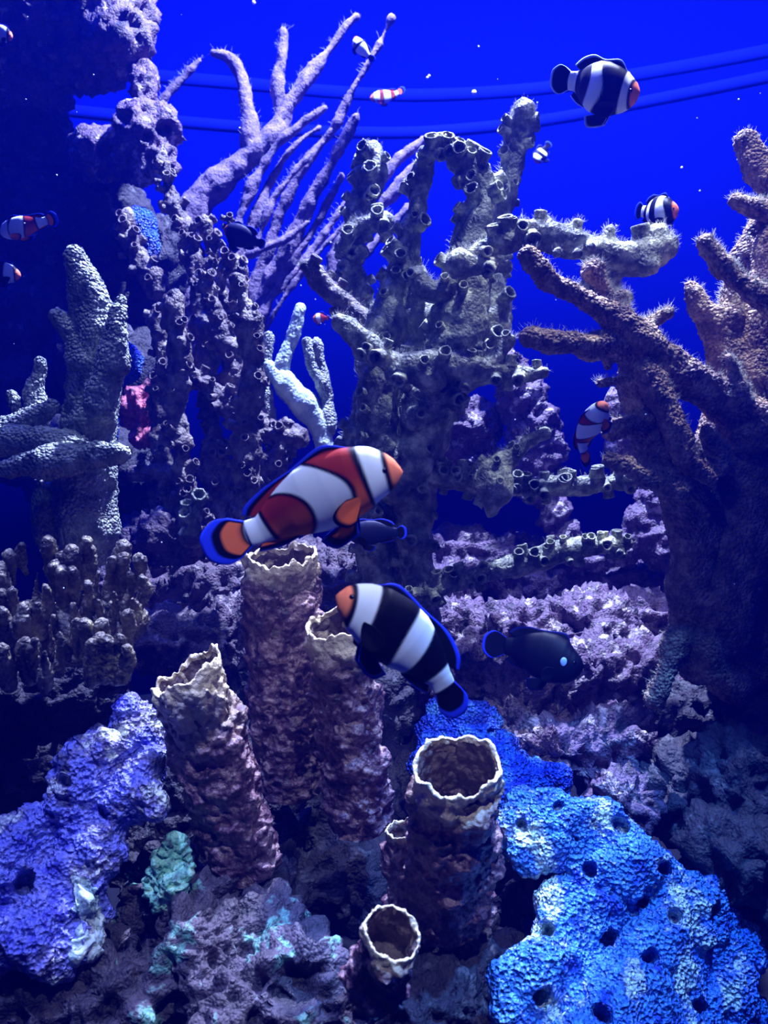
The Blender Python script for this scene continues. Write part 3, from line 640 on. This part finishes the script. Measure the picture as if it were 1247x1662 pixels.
# knobby cluster, left
rndk = random.Random(5)
tips = [(35, 885), (14, 900), (78, 880), (118, 895), (140, 880), (200, 887), (226, 908), (181, 908), (60, 930), (88, 918), (118, 926), (160, 930), (0, 935), (212, 935), (185, 962), (160, 975), (216, 972), (40, 985),
        (62, 982), (87, 1000), (37, 1005), (125, 1008), (165, 1010), (4, 990), (97, 1030), (195, 1036), (42, 1042), (4, 1052), (205, 1052), (102, 905), (142, 950), (75, 955), (20, 960), (230, 940), (150, 1045), (70, 1060)]
for _ in range(10): tips.append((rndk.uniform(-5, 222), rndk.uniform(890, 1050)))
kb = [[{'d0': .56, 'part': 'coral_base'}, (-20, 1030, 46), (40, 1030, 54), (110, 1030, 56), (180, 1020, 46), (205, 1010, 30)]]
for x, y in tips:
    dd = .545 - (y - 880) * .00028 + rndk.uniform(-.004, .004); cx = 110 + (x - 110) * .90; ln = rndk.uniform(44, 66)
    r = rndk.uniform(7, 9.5)
    kb.append([{'d0': dd, 'd1': dd + .014, 'part': 'knob'}, (x, y, r * .9), (x * .97 + cx * .03 + rndk.uniform(-5, 5), y + ln * .4, r * 1.25), (cx, y + ln, r * 1.3)])
coral('knobby_coral', 'low brown cluster coral of many short pale-tipped knobs at the left edge', 'coral', (110, 1075, .57), kb, .56, None, M['knob'], .0015, d_grain, 1.0, seed=17)

# ------------------------------------------------------------------ tube sponges
def tube_sponge(label, rim, base, d, hw, asp, hb, seed, lip=.10, slant=0, taper=None, depth=.5):
    """rim, base: pixels of the two ends; asp: how open the mouth looks from the camera"""
    c = P(rim[0], rim[1], d); s = S(1, d); R = hw * s
    dx, dy = (base[0] - rim[0]) * s, (base[1] - rim[1]) * s; Lp = math.hypot(dx, dy); q = math.asin(asp)
    ax = (dx * RIGHT - dy * UP) + Lp * math.tan(q) * .75 * FWD; L = np.linalg.norm(ax); T = ax / L
    U = RIGHT - T * RIGHT.dot(T); U /= np.linalg.norm(U); N = np.cross(T, U)
    seg = 150; no = max(40, int(L / .0011)); rows = []
    base_r = S(hb, d)
    # the rim plane is cut a little obliquely so the mouth faces the viewer as in the photograph
    def ring(z, r, k): return (z, r, k)
    for i in range(no + 1): z = L * (1 - i / no); rows.append((z, R + (base_r - R) * (z / L) ** 1.0, 0))
    for k in range(1, 6): a = math.pi * k / 6; rows.append((-math.sin(a) * R * .04, R * (1 - .045 * (1 - math.cos(a))), 1))
    ni = 50
    for i in range(ni + 1): z = L * depth * i / ni; rows.append((z, R * (.91 - .12 * i / ni), 2))
    V = np.zeros((len(rows), seg, 3)); zz = np.zeros((len(rows), seg)); kind = np.array([r[2] for r in rows])
    ang = np.linspace(0, 2 * math.pi, seg, endpoint=False)
    rimn = fbm(np.stack([np.cos(ang) * 3 + seed, np.sin(ang) * 3, ang * 0 + seed], 1), 4, seed) * R * .17
    outn = np.cos(ang)[:, None] * U + np.sin(ang)[:, None] * N
    tilt = math.tan(q) - math.tan(q) * .75
    for i, (z, r, k) in enumerate(rows):
        fall = math.exp(-max(z, 0) / (R * .8))
        zc = z + (rimn + slant * R * np.cos(ang)) * fall
        V[i] = c + T * zc[:, None] + outn * r * (1 + .05 * np.sin(2 * ang + seed))[:, None]
        zz[i] = z
    flat = V.reshape(-1, 3); on = np.tile(outn, (len(rows), 1)); kf = np.repeat(kind, seg); zf = zz.ravel()
    q1 = flat * np.array([1, 1, 1]); w1, w2 = worley(flat * 88 + fbm(flat * 60, 2, seed)[:, None] * .45, seed)
    ridge = np.clip(w2 - w1, 0, .6)
    amp = np.clip(zf / (R * .5), .15, 1)
    big, _b = worley(flat * 58 + fbm(flat * 40, 2, seed + 4)[:, None] * .5, seed + 8)
    lump = .0085 * (.42 - big) + .0036 * (.3 - ridge) + .0030 * vnoise(flat * 60, seed + 2) + .0016 * fbm(flat * 170, 3, seed + 3)
    lump2 = .0030 * np.clip(.5 - worley(flat * 210, seed + 5)[0], 0, 1)
    disp = np.where(kf == 2, -.0016 * fbm(flat * 200, 3, seed + 7), (lump + lump2) * amp + .001 * fbm(flat * 200, 2, seed))
    grow = np.where(kf == 0, np.clip(1.25 - (zf / (R * lip * 3.2)) + .35 * fbm(flat * 90, 3, seed), 0, 1) ** 1.3, 1.0)
    flat = flat + on * disp[:, None] - T * (.0025 * np.clip(lump * 300, -1, 1) * (kf == 0) * amp)[:, None]
    flat[kf == 2] = flat[kf == 2]
    rimcut = R * lip * 3
    root = empty('tube_sponge', c + T * L, label, 'sponge', 'tube sponges standing in front of the reef')
    def rowsmesh(i0, i1, name, mat, cap=False):
        o = rowsmesh_(i0, i1, name, mat, cap); g = grow.reshape(len(rows), seg)[i0:i1 + 1].ravel().astype(np.float32); g = np.append(g, g[-1]) if cap else g
        a = o.data.attributes.new('grow', 'FLOAT', 'POINT'); a.data.foreach_set('value', g); return o
    def rowsmesh_(i0, i1, name, mat, cap=False):
        vs = flat.reshape(len(rows), seg, 3)[i0:i1 + 1].reshape(-1, 3); n = i1 - i0
        a = np.arange(n)[:, None] * seg + np.arange(seg)[None, :]; b = np.arange(n)[:, None] * seg + (np.arange(seg)[None, :] + 1) % seg
        fa = np.stack([a, b, b + seg, a + seg], -1).reshape(-1, 4)
        if cap:
            ctr = vs[-seg:].mean(0) + T * R * .2; vs = np.vstack([vs, ctr]); e = len(vs) - 1
            fl = fa.tolist() + [[e - seg + k, e - seg + (k + 1) % seg, e] for k in range(seg)]
            return link(name, mesh_from(vs, [tuple(x) for x in fl], name, mat), root)
        return link(name, mesh_from(vs, fa, name, mat), root)
    ir = int(no * (1 - rimcut / L)); 
    rowsmesh(0, ir, 'tube_wall', M['tube']); rowsmesh(ir, no + 5 + 3, 'rim', M['tube_rim'])['label'] = 'cream ruffled rim'
    rowsmesh(no + 5 + 3, len(rows) - 1, 'inner_lining', M['tube_in'], True)
    return root
tube_sponge('tallest tube sponge, rim just below the tail of the orange clownfish', (455, 900), (465, 1300), .60, 60, .2, 58, 3, lip=.18)
tube_sponge('tube sponge with a cream rim partly hidden by the black clownfish head', (552, 1015), (580, 1370), .55, 58, .40, 58, 5, lip=.26)
tube_sponge('leaning tube sponge with a broad ragged white rim, leftmost of the tubes', (304, 1090), (390, 1440), .52, 60, .30, 60, 7, lip=.55, slant=-.32)
tube_sponge('widest tube sponge with an open dark mouth in front of the blue sponge', (743, 1245), (745, 1560), .47, 71, .60, 78, 9, lip=.24)
tube_sponge('small short tube sponge with a bright rim at the bottom centre', (637, 1514), (606, 1650), .41, 46, .68, 54, 12, lip=.22)
tube_sponge('small dark bud of a tube sponge pressed against the widest tube', (655, 1345), (668, 1560), .52, 30, .3, 40, 15, lip=.10)

# ------------------------------------------------------------------ fish
ORANGE = np.array(srgb(232, 104, 44)[:3]); RUST = np.array(srgb(150, 40, 32)[:3]); FACE = np.array(srgb(255, 138, 96)[:3])
BLACK = np.array([.0015, .0015, .006]); WHITE = np.array([.80, .86, .95]); BLUE = np.array(srgb(40, 60, 230)[:3]); NAVY = np.array([.004, .006, .05])
HS = [0, .03, .08, .16, .28, .42, .56, .70, .82, .92, 1.0]; HV = [.15, .36, .54, .76, .93, 1.0, .95, .76, .53, .38, .36]
WV = [.12, .26, .38, .46, .52, .50, .44, .33, .20, .13, .10]
def lerp3(a, b, t): return a * (1 - t)[:, None] + b * t[:, None]
def sstep(a, b, x): t = np.clip((x - a) / (b - a), 0, 1); return t * t * (3 - 2 * t)
def pattern(me, col):
    a = me.color_attributes.new('pattern', 'FLOAT_COLOR', 'POINT'); c = np.ones((len(col), 4), np.float32); c[:, :3] = col; a.data.foreach_set('color', c.ravel())
def bars(s, t, base, defs, edge, ew=.018):
    """white bars with dark edges; defs: (start, end, bulge) along the body, t is height -1..1"""
    col = base.copy()
    for a, b, bul, sk, *rest in defs:
        sh = sk * t; b2 = rest[0] if rest else -.4 * bul; lo = a + sh - bul * (1 - t * t); hi = b + sh - b2 * (1 - t * t)
        e = np.maximum(lo - s, s - hi)
        ke = 1 - sstep(ew, ew * 2.0, e); col = lerp3(col, np.tile(edge, (len(s), 1)), ke)
        kw = 1 - sstep(-.008, .010, e); col = lerp3(col, np.tile(WHITE, (len(s), 1)), kw)
    return col
def fish(name, label, spine, hpx, roll=0, rimcol=None, kind='orange', bend_tail=None, defs=None, group=None, detail=1.0, fins=True, tail_len=.30, tail_h=.62, wscale=1.0, near=1, parts=('dorsal', 'anal', 'pelvic', 'pectoral', 'tail'), tail_yaw=0, tail_thin=None):
    w = np.array([P(*p) for p in spine]); dm = np.mean([p[2] for p in spine]); Hh = S(hpx, dm)
    ns = int(70 * detail) + 14; nr = int(40 * detail) + 16
    c = catmull(w, ns); T = np.gradient(c, axis=0); T /= np.linalg.norm(T, axis=1)[:, None]
    seglen = np.linalg.norm(np.diff(c, axis=0), axis=1); s = np.concatenate([[0], np.cumsum(seglen)]); L = s[-1]; s = s / L
    view = c / np.linalg.norm(c, axis=1)[:, None]
    U = np.cross(T, view); U /= np.linalg.norm(U, axis=1)[:, None]
    U = np.where((U @ UP)[:, None] < 0, -U, U) if abs((U @ UP).mean()) > .15 else U
    if kind_up.get(label) is not None: 
        ref = kind_up[label]; U = np.array([u if u.dot(ref) > 0 else -u for u in U])
    N = np.cross(T, U); N = np.where(((N * view).sum(1) > 0)[:, None], -N, N)      # N points to the camera side
    if roll:
        cr, sr = math.cos(roll), math.sin(roll); U, N = cr * U + sr * N, cr * N - sr * U
    h = np.interp(s, HS, HV) * Hh; wd = np.interp(s, HS, WV) * Hh * wscale
    dark = kind in ('black', 'damsel', 'blue')
    root = empty(name, c[len(c) // 2], label, 'fish', group)
    ang = np.linspace(0, 2 * math.pi, nr, endpoint=False); V = []; ss = []; tt = []
    for i in range(ns):
        for a in ang:
            sa, ca = math.sin(a), math.cos(a)
            up = h[i] * (sa * (1.0 if sa > 0 else 1.02)); sd = wd[i] * (abs(ca) ** .9) * (1 if ca > 0 else -1)
            V.append(c[i] + U[i] * up + N[i] * sd); ss.append(s[i]); tt.append(sa)
    Fa = [(i * nr + k, i * nr + (k + 1) % nr, (i + 1) * nr + (k + 1) % nr, (i + 1) * nr + k) for i in range(ns - 1) for k in range(nr)]
    V.append(c[0] - T[0] * h[0] * .5); V.append(c[-1] + T[-1] * h[-1] * .3); e = len(V); ss += [0, 1]; tt += [0, 0]
    Fa += [(e - 2, (k + 1) % nr, k) for k in range(nr)] + [(e - 1, (ns - 1) * nr + k, (ns - 1) * nr + (k + 1) % nr) for k in range(nr)]
    ss = np.array(ss); tt = np.array(tt)
    def color(s_, t_):
        o = np.ones((len(s_), 1))
        if kind == 'orange':
            base = ORANGE * o; base = lerp3(base, RUST * o, sstep(-.75, .35, t_) * sstep(.1, .25, s_)); base = lerp3(base, FACE * o, 1 - sstep(.07, .13, s_))
        elif kind == 'black':
            base = BLACK * o; base = lerp3(base, FACE * o, 1 - sstep(.06, .10, s_))
        elif kind == 'blue': base = NAVY * o; base = lerp3(base, FACE * .4 * o, 1 - sstep(.05, .10, s_))
        else: base = BLACK * o
        if defs: base = bars(s_, t_, base, defs, BLACK if kind != 'black' else BLACK, .022)
        return base
    me = mesh_from(V, Fa, 'body', M['fish']); pattern(me, color(ss, tt)); body = link('body', me, root)
    th = Hh * .035
    def fin(fname, basep, tipp, edge_col, mid_col, nrm, rays=40, nv=12, root_col=None, w1=.72, w2=.90, rim=BLUE, wave=.0):
        basep = catmull(basep, rays); tipp = catmull(tipp, rays); V = []; vv = []; uu = []
        for side in (1, -1):
            for i in range(rays):
                u = i / (rays - 1)
                for j in range(nv):
                    v = j / (nv - 1); p = basep[i] * (1 - v) + tipp[i] * v
                    k = (1 - v) ** .5 * .9 + .1
                    V.append(p + nrm * (side * th * k + wave * math.sin(u * 40) * th * v)); vv.append(v); uu.append(u)
        m = rays * nv; Fa = []
        for i in range(rays - 1):
            for j in range(nv - 1):
                a = i * nv + j; Fa.append((a, a + 1, a + nv + 1, a + nv)); Fa.append((m + a, m + a + nv, m + a + nv + 1, m + a + 1))
        for i in range(rays - 1): a = i * nv + nv - 1; Fa.append((a, m + a, m + a + nv, a + nv))
        for j in range(nv - 1):
            Fa.append((j, m + j, m + j + 1, j + 1)); a = (rays - 1) * nv + j; Fa.append((a, a + 1, m + a + 1, m + a))
        vv = np.array(vv); uu = np.array(uu)
        ee = np.maximum(vv, np.abs(uu * 2 - 1) ** 2 * (1 if fname in ('tail_fin', 'pectoral_fin', 'pelvic_fin') else 0))
        o = np.ones((len(vv), 1)); col = mid_col * o
        if root_col is not None:
            if kind == 'orange': col = lerp3(BLACK * o, col, sstep(.16, .22, vv))
            col = lerp3(root_col * o, col, sstep(.02, .10, vv))
        col = lerp3(col, edge_col * o, sstep(w1 - .05, w1, ee)); col = lerp3(col, rim * o, sstep(w2 - .03, w2, ee))
        me = mesh_from(V, Fa, fname, M['fin']); pattern(me, col); return link(fname, me, root)
    at = lambda f: int(round(f * (ns - 1)))
    mid = {'orange': ORANGE}.get(kind, BLACK); rimc = rimcol if rimcol is not None else (BLUE * .8 if kind != 'damsel' else BLUE * .12)
    def pos(f, up, side=0, back=0): i = at(f); return c[i] + U[i] * h[i] * up + N[i] * wd[i] * side + T[i] * L * back
    def col_mid(f0, f1): return mid
    if 'dorsal' in parts:
        b = [pos(f, .86) for f in (.20, .34, .50, .66, .80)]; tp = [pos(.22, 1.0), pos(.33, 1.22), pos(.50, 1.08), pos(.64, 1.42, 0, .02), pos(.76, 1.75, 0, .05), pos(.84, 1.5, 0, .06)]
        fin('dorsal_fin', b, tp, BLACK, mid if kind != 'orange' else RUST, N[at(.5)], w1=.55, w2=.82, rim=rimc)
    if 'anal' in parts:
        b = [pos(f, -.86) for f in (.60, .72, .84)]; tp = [pos(.62, -1.1), pos(.74, -1.45, 0, .03), pos(.86, -1.5, 0, .05)]
        fin('anal_fin', b, tp, BLACK, mid, N[at(.7)], w1=.5, w2=.9, rim=rimc)
    if 'pelvic' in parts:
        for sd in (.35, -.35):
            b = [pos(.30, -.85, sd), pos(.36, -.9, sd)]; tp = [pos(.33, -1.45, sd, .02), pos(.44, -1.55, sd, .05), pos(.50, -1.2, sd, .05)]
            fin('pelvic_fin', b, tp, BLACK, mid, N[at(.35)], 20, 8, w1=.6, w2=.95, rim=rimc)
    if 'pectoral' in parts:
        for sd in (1, -1):
            b = [pos(.24, -.42, sd * .88), pos(.24, -.54, sd * .82), pos(.25, -.66, sd * .74)]
            tp = [pos(.30, -.34, sd * 1.1), pos(.36, -.42, sd * 1.25), pos(.40, -.60, sd * 1.3), pos(.40, -.84, sd * 1.2), pos(.36, -1.04, sd * 1.1), pos(.30, -1.06, sd * .9)]
            fin('pectoral_fin', b, tp, BLACK, mid * (1.1 if kind == 'orange' else 1), N[at(.3)] * sd, 30, 10, w1=.86, w2=1.2, rim=rimc)
    if 'tail' in parts:
        te = T[-1]; ty = math.cos(tail_yaw) * te + math.sin(tail_yaw) * N[-1]; ty /= np.linalg.norm(ty)
        tl = L * tail_len; hh = Hh * tail_h; E = c[-1] - T[-1] * L * .01; u = U[-1] - ty * U[-1].dot(ty); u /= np.linalg.norm(u)
        nn = np.cross(ty, u); b = [E + u * h[-1] * .95, E, E - u * h[-1] * .95]
        tp = [E + u * hh * .85 + ty * tl * .32, E + u * hh * .92 + ty * tl * .62, E + u * hh * .55 + ty * tl * .93, E + ty * tl, E - u * hh * .55 + ty * tl * .93, E - u * hh * .92 + ty * tl * .62, E - u * hh * .85 + ty * tl * .32]
        fin('tail_fin', b, tp, BLACK, (mid * 1.25 + .02 if kind == 'orange' else mid), nn, 48, 16, root_col=WHITE if defs and len(defs) > 2 else None, w1=.60, w2=.80 if rimcol is None and kind != 'damsel' else .92, rim=BLUE * 1.2 if rimcol is None else rimcol)
    # eyes
    for sd in (1, -1):
        i = at(.085); ce = c[i] + U[i] * h[i] * .22 + N[i] * sd * wd[i] * .86
        V = []; Fa = []; r = Hh * .085; ball(V, Fa, ce, r, 16, 10); link('eye', mesh_from(V, Fa, 'eye', M['eye']), root)
    return root, (c, U, N, T, h, wd, at, Hh)
kind_up = {}
G = 'clownfish swimming about the tank'
STD = [(.115, .20, .02, -.02), (.46, .56, .07, .03), (.90, 1.02, .0, 0)]
fish('clownfish', 'large orange clownfish with three white bars above the tube sponges', [(650, 766, .408), (590, 774, .408), (530, 799, .412), (470, 831, .417), (428, 857, .42), (403, 866, .42)], 60,
     defs=[(.095, .19, .0, .02, .0), (.46, .70, .16, .05, .15), (.88, 1.02, 0, 0)], group=G, tail_len=.30, tail_h=.70, detail=1.6, roll=.15)
fish('clownfish', 'large black and white clownfish head-up in front of the tube sponge mouths', [(549, 968, .385), (585, 985, .388), (632, 1016, .392), (678, 1056, .398), (708, 1092, .402), (722, 1116, .405)], 55,
     kind='black', defs=[(.11, .24, .0, -.03), (.52, .66, .03, -.03), (.87, .99, 0, 0)], group=G, tail_len=.26, tail_h=.52, detail=1.6, roll=-.1)
fish('clownfish', 'black and white clownfish swimming right near the top right', [(1037, 150, .60), (1015, 150, .605), (985, 145, .61), (960, 138, .62), (940, 133, .63), (925, 131, .635)], 39,
     kind='black', rimcol=np.array([.35, .5, 1.0]), defs=[(.09, .18, .0, -.02), (.50, .66, .13, .0, .13), (.87, 1.02, 0, 0)], group=G, tail_len=.30, tail_h=.62, wscale=1.1, roll=.1)
fish('clownfish', 'small black clownfish with orange snout hovering over the lumpy coral arm', [(1101, 340, .70), (1085, 343, .705), (1068, 344, .715), (1053, 344, .725), (1043, 343, .73)], 25,
     kind='black', defs=[(.24, .36, .05, .03), (.62, .76, .02, -.02), (.92, 1.02, 0, 0)], group=G, tail_len=.22, tail_h=.6, wscale=1.3)
r_, info = fish('damselfish', 'velvety black damselfish with one pale blue spot beside the rock slope', [(946, 1082, .60), (920, 1078, .605), (890, 1066, .61), (858, 1056, .615), (834, 1050, .62), (820, 1048, .62)], 39,
     kind='damsel', tail_len=.30, tail_h=.62)
c_, U_, N_, T_, h_, w_, at_, Hh_ = info
i_ = at_(.22); V = []; Fa = []; ball(V, Fa, c_[i_] + U_[i_] * h_[i_] * .05 + N_[i_] * w_[i_] * .93, (Hh_ * .15, Hh_ * .08, Hh_ * .2), 16, 10)
M['spot'] = material('pale_blue_spot', [srgb(150, 190, 255), srgb(170, 205, 255)], 10, 0, 100, .5)
link('spot', mesh_from(V, Fa, 'spot', M['spot']), r_)['label'] = 'pale blue spot'
kind_up['orange clownfish seen from above, swimming up beside the tan coral'] = RIGHT * -1 + UP * .3
fish('clownfish', 'orange clownfish seen from above, swimming up beside the tan coral', [(984, 655, .55), (975, 665, .555), (962, 685, .565), (950, 706, .575), (946, 722, .58), (948, 732, .582)], 22,
     defs=[(.10, .27, .02, 0), (.38, .66, .06, .10), (.84, 1.02, 0, 0)], group=G, tail_len=.36, tail_h=.5, wscale=1.35, roll=.55)
fish('clownfish', 'pale orange clownfish facing left at the left edge, upper one', [(2, 378, .78), (15, 374, .775), (35, 368, .77), (55, 363, .77), (68, 360, .77), (76, 358, .77)], 17,
     defs=[(.12, .28, .05, .05), (.38, .56, .06, .05), (.82, 1.0, 0, 0)], group=G, tail_len=.22, tail_h=.8, wscale=1.2)
fish('clownfish', 'black clownfish with orange nose half cut by the left edge', [(33, 447, .78), (20, 445, .78), (0, 441, .78), (-20, 438, .78), (-34, 436, .78)], 17,
     kind='black', defs=[(.16, .34, .04, .03), (.52, .66, .03, 0), (.88, 1.0, 0, 0)], group=G, detail=.6)
fish('clownfish', 'tiny clownfish at the very top left edge in front of the rock', [(20, 60, .85), (10, 57, .85), (-8, 52, .85), (-22, 50, .85)], 13,
     kind='black', defs=[(.2, .45, .04, .03), (.6, .72, .02, 0)], group=G, detail=.4)
fish('clownfish', 'distant clownfish with bright white bars right of the tall sea whip', [(601, 160, 1.2), (612, 158, 1.2), (628, 156, 1.2), (640, 153, 1.2), (646, 150, 1.2)], 10,
     defs=[(.16, .34, .03, .0), (.5, .72, .02, 0), (.88, 1.02, 0, 0)], group=G, detail=.4)
fish('clownfish', 'distant pale clownfish diving between the two tips of the sea whip', [(577, 60, 1.0), (582, 72, 1.0), (592, 84, 1.0), (600, 92, 1.0)], 10,
     kind='black', defs=[(.1, .3, .03, .0), (.45, .95, .02, 0)], group=G, detail=.4)
fish('clownfish', 'tiny distant dark clownfish right of the tallest central coral stem', [(870, 264, 1.1), (875, 256, 1.1), (882, 246, 1.1), (888, 238, 1.1)], 11,
     kind='black', defs=[(.14, .34, .03, .0), (.55, .7, .02, 0)], group=G, detail=.4)
fish('clownfish', 'tiny distant clownfish beside the left arm of the central coral', [(508, 517, 1.0), (514, 517, 1.0), (522, 516, 1.0), (530, 516, 1.0)], 8,
     defs=[(.25, .55, .03, .0)], group=G, detail=.4)
fish('damselfish', 'dark blue fish with orange nose in front of the sea whip base', [(364, 373, .82), (375, 376, .82), (392, 384, .82), (408, 390, .82), (420, 394, .82)], 18, kind='blue', tail_len=.2, tail_h=.5, detail=.6)
fish('damselfish', 'blurred dark blue fish just behind the orange clownfish belly', [(562, 868, .52), (580, 866, .52), (605, 864, .52), (630, 864, .52), (645, 864, .52)], 20, kind='blue', tail_len=.2, tail_h=.6, detail=.6)

# ------------------------------------------------------------------ specks drifting in the water
V = []; Fa = []; rs = random.Random(2)
for _ in range(70):
    px, py, d = rs.uniform(0, W), rs.uniform(0, 1000), rs.uniform(.5, 1.2); ball(V, Fa, P(px, py, d), S(rs.uniform(.6, 1.6), d), 6, 4)
for px, py, r in ((412, 4, 3), (770, 150, 4), (697, 123, 2), (694, 126, 2), (584, 243, 4), (1107, 272, 2)): ball(V, Fa, P(px, py, 1.1), S(r, 1.1), 8, 6)
o = link('drifting_specks', mesh_from(V, Fa, 'drifting_specks', M['speck'])); tag(o, 'scatter of tiny pale specks drifting in the open water', 'particles', kind='stuff')

# ------------------------------------------------------------------ the water itself
m = bpy.data.materials.new('aquarium_water'); m.use_nodes = True; nt = m.node_tree; nt.nodes.clear()
out = nt.nodes.new('ShaderNodeOutputMaterial'); sc_ = nt.nodes.new('ShaderNodeVolumeScatter'); ab = nt.nodes.new('ShaderNodeVolumeAbsorption'); ad = nt.nodes.new('ShaderNodeAddShader')
sc_.inputs['Color'].default_value = (.004, .02, 1, 1); sc_.inputs['Density'].default_value = .07; sc_.inputs['Anisotropy'].default_value = .2
ab.inputs['Color'].default_value = (.25, .45, .95, 1); ab.inputs['Density'].default_value = .6
nt.links.new(sc_.outputs[0], ad.inputs[0]); nt.links.new(ab.outputs[0], ad.inputs[1]); nt.links.new(ad.outputs[0], out.inputs['Volume'])
V = [(x, y, z) for z in (FLOOR - .1, .70) for x, y in ((-1.7, -.6), (1.7, -.6), (1.7, 1.85), (-1.7, 1.85))]
o = link('water', mesh_from(V, [(3, 2, 1, 0), (4, 5, 6, 7), (0, 1, 5, 4), (1, 2, 6, 5), (2, 3, 7, 6), (3, 0, 4, 7)], 'water', m, False)); o['kind'] = 'structure'
